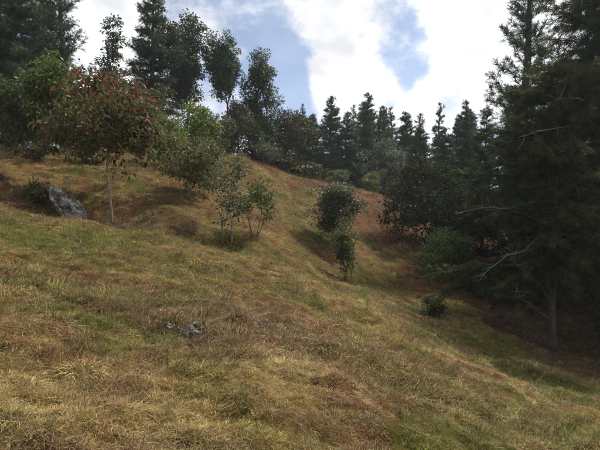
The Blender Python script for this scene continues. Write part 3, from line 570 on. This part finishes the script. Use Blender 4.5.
# far crest
FC = 'bushes on the far crest'
plant(BUSH_S, 'bush', 'round silvery bush standing alone on the far grass crest', 'bush', 269, 46, 142, .2, FC)
plant(TREE_O, 'olive_tree', 'broad olive-brown tree behind the round silvery bush', 'tree', 291, 53, 108, .9, FC, .95)
plant(BUSH_M, 'bush', 'green bush at the foot of the broad olive-brown tree, right side', 'bush', 318, 54, 162, 1.4, FC, 1.2)
plant(BUSH_G, 'bush', 'low bright bush on the crest line left of the pale grey-green tree', 'bush', 338, 57, 170, 2.0, FC, 1.2)
plant(TREE_S, 'pale_tree', 'pale grey-green round tree in front of the far pines', 'tree', 385, 62, 138, .4, FC)
plant(BUSH_G, 'bush', 'bright green bush beneath the pale grey-green tree', 'bush', 372, 58, 172, 3.4, FC, 1.1)
plant(SMALLTREE, 'small_tree', 'small yellowish tree at the right end of the red slope', 'tree', 396, 47, 178, 2.0, FC)
# far skyline pines
for (k, u, y, vt, rot, w, lab) in [
    (PINE_B, 303, 68, 104, .3, .9, 'thin pine tip rising behind the broad olive-brown tree'),
    (PINE_A, 331, 72, 95, 1.2, 1.1, 'pointed pine, leftmost tall one of the far pine wood'),
    (PINE_B, 355, 82, 106, 2.0, .8, 'narrow pine tip between the two tallest pines of the far wood'),
    (PINE_A, 368, 74, 93, 2.9, 1.0, 'tallest pointed pine in the middle of the far wood'),
    (PINE_C, 388, 78, 106, .6, .9, 'blunt pine just right of the tallest far pine'),
    (PINE_C, 407, 72, 113, 1.7, 1.15, 'broad dark pine at the right end of the far wood'),
    (PINE_B, 436, 66, 104, 4.0, 1.0, 'slim pine just left of the pair before the tall right pine'),
    (PINE_A, 466, 62, 101, 5.0, .85, 'slim pine close to the foot of the tall open right pine'),
    (PINE_C, 451, 70, 116, 3.3, .9, 'low pine between the two slim pines right of the far wood')]:
    plant(k, 'pine_tree', lab, 'pine', u, y, vt, rot, BP, w)
for i, (u, y, vt, lab) in enumerate([
    (315, 64, 114, 'low bushy pine in front of the leftmost tall far pine'), (345, 66, 112, 'bushy pine below the gap between the two tallest far pines'), (378, 68, 112, 'bushy pine just above the pale grey-green tree'),
    (420, 60, 126, 'dark pine behind the small yellowish tree'), (444, 58, 128, 'bushy pine above the round glossy bush'), (423, 75, 114, 'pine filling the dip right of the broad dark far pine'),
    (300, 80, 116, 'pine crown seen behind the broad olive-brown tree'), (362, 88, 104, 'farthest pine, behind the tallest pointed one'), (397, 90, 108, 'far pine behind the broad dark one'),
    (470, 74, 112, 'far pine behind the slim one at the tall right pine'), (280, 72, 120, 'pine low behind the open pointed tree of the left row')]):
    plant((PINE_C, PINE_A, PINE_B)[i % 3], 'pine_tree', lab, 'pine', u, y, vt, i*1.7, 'pines massed in the far wood', 1.25)
# right side
plant(PINE_TALL, 'pine_tree', 'tall open-crowned pine with sky showing through, right of the clouds', 'pine', 514, 38, -55, 2.4, RP, 1.05)
BIG = plant(PATULA, 'drooping_pine', 'large drooping pine whose dark trunk stands in the shaded gully', 'pine', 551, 22, 66, .9, RP, 1.08)
EDGE = plant(PATULA_B, 'drooping_pine', 'dark pine at the right edge, its crown cut by the frame', 'pine', 630, 25, -110, 2.3, RP)
plant(PATULA_B, 'drooping_pine', 'bushy pine behind the drooping one, lighter green at the top', 'pine', 520, 34, 88, 4.1, RP)
plant(PATULA, 'drooping_pine', 'pine crown filling the upper right corner behind the edge pine', 'pine', 622, 31, -40, 5.2, RP)
plant(PATULA_B, 'drooping_pine', 'shorter pine rising behind the dark glossy bush', 'pine', 482, 42, 108, 1.1, RP)
plant(DARKCON, 'conifer_tree', 'dark conifer in the shade far behind the gully trunk', 'tree', 575, 46, 60, 1.1, RP)
plant(DARKCON, 'conifer_tree', 'dark conifer in the shade behind the right edge', 'tree', 640, 44, 20, 2.8, RP)
plant(BUSH_D, 'glossy_bush', 'round dark bush with large glossy leaves at the right end of the red slope', 'bush', 441, 36, 152, .4)
plant(BUSH_G, 'bush', 'light green bush below the round glossy bush', 'bush', 438, 29, 234, 2.6, None, 1.0)
plant(BUSH_M, 'bush', 'dark leafy bush between the light green bush and the drooping pine', 'bush', 462, 31, 228, 1.1, None, 1.1)
plant(BUSH_D, 'glossy_bush', 'glossy bush behind the light green one, lower than the round glossy bush', 'bush', 458, 37, 190, 4.1)
plant(SHRUB_D, 'shrub', 'small dark shrub alone on the grass at the lip of the gully', 'shrub', 434, 21.0, 296, .5)
plant(SHRUB_D, 'shrub', 'tiny dark shrub at the left of the small gully-lip shrub', 'shrub', 425, 21.3, 310, 2.5)
GU = 'bushes in the shade under the pines'
plant(BUSH_M, 'bush', 'shaded bush left of the gully trunk, under the drooping pine', 'bush', 480, 29, 262, 1.9, GU)
plant(LEAFY, 'leafy_bush', 'yellow-green leaves catching light right of the gully trunk', 'bush', 572, 32, 248, 1.2, GU, 1.2)
plant(BUSH_D, 'glossy_bush', 'dark bush at the right edge under the pines', 'bush', 612, 30, 250, 2.2, GU)
plant(BUSH_D, 'glossy_bush', 'dark bush behind the gully trunk', 'bush', 530, 36, 240, 3.7, GU)

# ------------------------------------------------------------------ dead limbs on the pines
def to_local(t, P):
    P = np.asarray(P, float)-np.array(t.location); c, sn = math.cos(-t.rotation_euler.z), math.sin(-t.rotation_euler.z)
    return np.stack([P[:, 0]*c-P[:, 1]*sn, P[:, 0]*sn+P[:, 1]*c, P[:, 2]], -1)/np.array(t.scale)
def dead_limb(t, seed, pts, r0, ntw=9, tw=.5, mat=None):
    r = np.random.default_rng(seed); mb = MB(); pts = np.array(pts, float); k = 12; q = np.linspace(0, 1, k); o = np.linspace(0, 1, len(pts))
    p = np.stack([np.interp(q, o, pts[:, i]) for i in range(3)], -1)+np.cumsum(r.normal(0, .07, (k, 3)), 0); mb.tube(to_local(t, p), np.linspace(r0, .008, k), 6)
    for i in range(ntw):
        b = p[r.integers(3, k-1)]; d = r.normal(0, 1, 3)*np.array([.8, .6, .8])+(p[-1]-p[0])/np.linalg.norm(p[-1]-p[0])*.7; d /= np.linalg.norm(d); L = tw*r.uniform(.4, 1.3); m = np.linspace(0, 1, 5)[:, None]
        w = b+d*L*m+np.cumsum(r.normal(0, .03, (5, 3)), 0)*m; mb.tube(to_local(t, w), np.linspace(r0*.4, .005, 5), 4)
    part('dead_branch', mb.build('dead_branch', mat or M_DEAD, True), t)
W = lambda *a: [img(*p) for p in a]
dead_limb(EDGE, 1, W((628, 112, 24.8), (600, 120, 22), (560, 131, 20.5), (520, 141, 20)), .040, 16)
dead_limb(EDGE, 2, W((628, 150, 24.8), (600, 154, 22), (575, 156, 20.5), (556, 160, 20)), .03, 12, .45)
dead_limb(EDGE, 3, W((628, 96, 24.8), (598, 100, 22), (570, 96, 20.5), (545, 104, 20)), .03, 12)
dead_limb(BIG, 4, W((549, 268, 22), (530, 250, 20.5), (500, 256, 19.2), (470, 272, 18.5)), .035, 14)
dead_limb(BIG, 5, W((550, 300, 22), (538, 282, 21), (522, 262, 20), (512, 236, 19.6)), .030, 12)
dead_limb(BIG, 6, W((549, 225, 22), (520, 208, 20.4), (490, 204, 19.4), (462, 214, 18.8)), .030, 12)
dead_limb(BIG, 7, W((549, 190, 22), (570, 178, 20.5), (590, 180, 19.5)), .04, 8)
dead_limb(BIG, 8, W((551, 316, 22), (534, 305, 20.6), (520, 300, 20), (512, 286, 19.6)), .024, 10, .6)

# ------------------------------------------------------------------ brush pile in the gully
def brush_pile():
    x, y = at_px(520, 20.8), 20.8; t = thing('brush_pile', 'heap of dead branches on the mound in the shaded gully', 'brush pile', x, y, sink=0)
    r = np.random.default_rng(5); mb = MB()
    for i in range(330):
        a = r.uniform(0, 6.28); q = math.sqrt(r.uniform(0, 1)); px, py = 1.5*q*math.cos(a), .9*q*math.sin(a); top = .30*(1-q*q)*r.uniform(.2, 1)
        d = r.normal(0, 1, 3)*np.array([1, .9, .45]); d /= np.linalg.norm(d); L = r.uniform(.12, .55); g = H1(x+px, y+py)-H1(x, y); m = np.linspace(-1, 1, 5)[:, None]
        p = np.array([px, py, g+top+.06])+d*L*m+np.cumsum(r.normal(0, .05, (5, 3)), 0); mb.tube(p, np.linspace(r.uniform(.005, .014), .003, 5), 4, rnd=r.uniform())
    o = part('dead_sticks', mb.build('dead_sticks', M_BARK), t); o['kind'] = 'stuff'
    lm = MB(); n = 2200; a = r.uniform(0, 6.28, n); q = np.sqrt(r.uniform(0, 1, n)); P = np.stack([1.6*q*np.cos(a), q*np.sin(a), np.zeros(n)], -1); P[:, 2] = height(x+P[:, 0], y+P[:, 1])-H1(x, y)+.25*(1-q*q)*r.uniform(0, 1, n)+.03
    lm.scatter(NEEDLE_MID[0], NEEDLE_MID[1], P, r.normal(size=(n, 3))*np.array([1, 1, .4]), r.normal(size=(n, 3)), r.uniform(.12, .28, n), r.uniform(0, 1, n), r.uniform(0, 1, n))
    o = part('dead_needles', lm.build('dead_needles', leaf_mat('dead_needles', [(.1, (.045, .026, .016)), (.6, (.11, .065, .035)), (1, (.17, .11, .06))], .7, .2)), t); o['kind'] = 'stuff'
brush_pile()

# ------------------------------------------------------------------ the rock
def rock_mat():
    m, nt, b = new_mat('lichened_rock'); N = nt.nodes; L = nt.links; tc = N.new('ShaderNodeTexCoord')
    n = N.new('ShaderNodeTexNoise'); n.inputs['Scale'].default_value = 4.5; n.inputs['Detail'].default_value = 9; n.inputs['Roughness'].default_value = .68; L.new(tc.outputs['Object'], n.inputs[0])
    n2 = N.new('ShaderNodeTexNoise'); n2.inputs['Scale'].default_value = 20; n2.inputs['Detail'].default_value = 6; L.new(tc.outputs['Object'], n2.inputs[0])
    L.new(ramp(nt, [(.36, (.030, .028, .025)), (.46, (.085, .080, .072)), (.54, (.24, .225, .21)), (.62, (.50, .48, .46))], n.outputs[0]), b.inputs['Base Color']); b.inputs['Roughness'].default_value = .9
    bp = N.new('ShaderNodeBump'); bp.inputs['Strength'].default_value = .7; bp.inputs['Distance'].default_value = .04; L.new(n2.outputs[0], bp.inputs['Height']); L.new(bp.outputs[0], b.inputs['Normal']); return m
def rock(name, label, x, y, size, tilt, seed, z=None):
    import bmesh
    bm = bmesh.new(); bmesh.ops.create_icosphere(bm, subdivisions=5, radius=1); r = np.random.default_rng(seed)
    co = np.array([v.co[:] for v in bm.verts])
    planes = [(np.array(v)/np.linalg.norm(v), dd) for v, dd in [((1, -.5, .15), .42), ((-1, -.35, .1), .50), ((-.2, -1, .25), .45), ((.5, -.8, -.5), .55), ((-.6, -.3, .9), .62), ((.9, .2, .8), .60), ((0, 1, .2), .6), ((.7, -.9, .9), .66), ((-.8, -.8, -.6), .66)]]
    for nrm, dd in planes:
        e = co@nrm-dd; co = co-np.where(e > 0, e, 0)[:, None]*nrm*.97
    cn = co/np.linalg.norm(co, axis=1, keepdims=True)
    co += cn*(.30*(fbm(co[:, 0]*2.2+co[:, 2]*1.3+5, co[:, 1]*2.2-co[:, 2]*1.7, seed, 5, .6)-.5))[:, None]
    ridge = np.abs(fbm(co[:, 2]*1.2+co[:, 0]*4, co[:, 1]*3+co[:, 0], seed+9, 3)-.5); co -= cn*(.16*sstep(.06, 0, ridge))[:, None]
    for v, c in zip(bm.verts, co): v.co = c*np.array(size)
    me = bpy.data.meshes.new(name); bm.to_mesh(me); bm.free(); me.materials.append(rock_mat()); o = bpy.data.objects.new(name, me); COL.objects.link(o)
    o.location = (x, y, z if z is not None else H1(x, y)+size[2]*.45); o.rotation_euler = tilt; o['label'] = label; o['category'] = 'rock'
rock('rock', 'leaning dark slab of rock with pale lichen, beside low scrub on the left slope', at_px(65, 16.4), 16.4, (.56, .55, .98), (.10, math.radians(-33), .15), 4, z=img(66, 206, 16.4)[2])

# ------------------------------------------------------------------ dead weeds and sticks in the near grass
def ground_hit(u, v):
    ys = np.exp(np.linspace(math.log(1.5), math.log(60), 1500)); z = height((u-300)/F*ys, ys); vv = 225-(z-1.6)/ys*F; i = int(np.argmax(vv <= v)); return float((u-300)/F*ys[i]), float(ys[i])
M_DRY = leaf_mat('dry_grey_leaves', [(.1, (.07, .058, .046)), (.6, (.19, .165, .135)), (1, (.33, .30, .26))], .7, .15)
def dead_weed(label, u, v, seed, size, nst=6):
    x, y = ground_hit(u, v); t = thing('dead_weed', label, 'dead weed', x, y, sink=0); r = np.random.default_rng(seed); mb = MB(); P = []; D = []
    for i in range(nst):
        a = r.uniform(0, 6.28); d = np.array([math.cos(a), math.sin(a), r.uniform(.15, .6)]); m = np.linspace(0, 1, 6)[:, None]; p = d*size*r.uniform(.6, 1.1)*m+np.array([0, 0, .03]); p[:, 2] += np.sin(m[:, 0]*2.6)*size*.15; p += np.cumsum(r.normal(0, size*.04, (6, 3)), 0)*m
        mb.tube(p, np.linspace(.007, .003, 6), 5)
        for j in range(6): P.append(p[min(5, 1+j)]+r.normal(0, .012, 3)); D.append(d+r.normal(0, .7, 3)-np.array([0, 0, .6]))
    P = np.array(P); D = np.array(D); n = len(P); lf = MB(); lf.scatter(BROAD[0]*np.array([1.2, 1, 3.5]), BROAD[1], P, D, r.normal(size=(n, 3)), size*r.uniform(.18, .36, n), r.uniform(0, 1, n), r.uniform(0, 1, n))
    part('stem', mb.build('stem', M_DEAD, True), t); part('leaves', lf.build('leaves', M_DRY), t)
dead_weed('withered grey weed with curled leaves in the near grass, left of centre', 186, 338, 1, .26, 8)
dead_weed('small bleached dead weed right of the larger withered one', 262, 330, 2, .15, 6)
def stick(label, u, v, ang, L, seed, rad=.007):
    x, y = ground_hit(u, v); r = np.random.default_rng(seed); k = 7; m = np.linspace(-.5, .5, k); px = math.cos(ang)*L*m; py = math.sin(ang)*L*m+np.cumsum(r.normal(0, L*.02, k)); g = height(x+px, y+py); mb = MB(); z0 = H1(x, y)
    p = np.stack([px, py, g-z0+.06+np.random.default_rng(seed+50).normal(0, .007, k)], -1); mb.tube(p, np.linspace(rad, rad*.5, k), 6); b = p[4]; mb.tube(np.stack([b, b+np.array([math.cos(ang+.7), math.sin(ang+.7), .3])*L*.25]), [rad*.6, .002], 5)
    o = bpy.data.objects.new('stick', mb.build('stick', M_DEAD, True)); COL.objects.link(o); o.location = (x, y, z0); o['label'] = label; o['category'] = 'stick'; o['group'] = 'dead sticks in the near grass'
stick('short pale stick lying in the grass near the left edge', 24, 336, .5, .30, 1)
stick('thin bent stick in the dry patch between the two dead weeds', 226, 350, -.4, .34, 2, .006)
stick('pale stick at the bottom left corner of the grass', 12, 428, .2, .16, 3, .004)

# ------------------------------------------------------------------ haze
def haze():
    v = [(sx*275, sy*275, z) for z in (-45, 34) for sy in (-1, 1) for sx in (-1, 1)]
    me = bpy.data.meshes.new('haze'); me.from_pydata(v, [], [(0, 2, 3, 1), (4, 5, 7, 6), (0, 1, 5, 4), (2, 6, 7, 3), (0, 4, 6, 2), (1, 3, 7, 5)])
    m = bpy.data.materials.new('haze'); m.use_nodes = True; nt = m.node_tree; nt.nodes.clear(); out = nt.nodes.new('ShaderNodeOutputMaterial'); p = nt.nodes.new('ShaderNodeVolumePrincipled')
    p.inputs['Color'].default_value = (.86, .93, 1, 1); p.inputs['Density'].default_value = .0004; p.inputs['Anisotropy'].default_value = .2; nt.links.new(p.outputs[0], out.inputs['Volume'])
    me.materials.append(m); o = bpy.data.objects.new('haze', me); COL.objects.link(o); o['kind'] = 'stuff'; o['label'] = 'thin pale mountain haze'; o['category'] = 'haze'
haze()
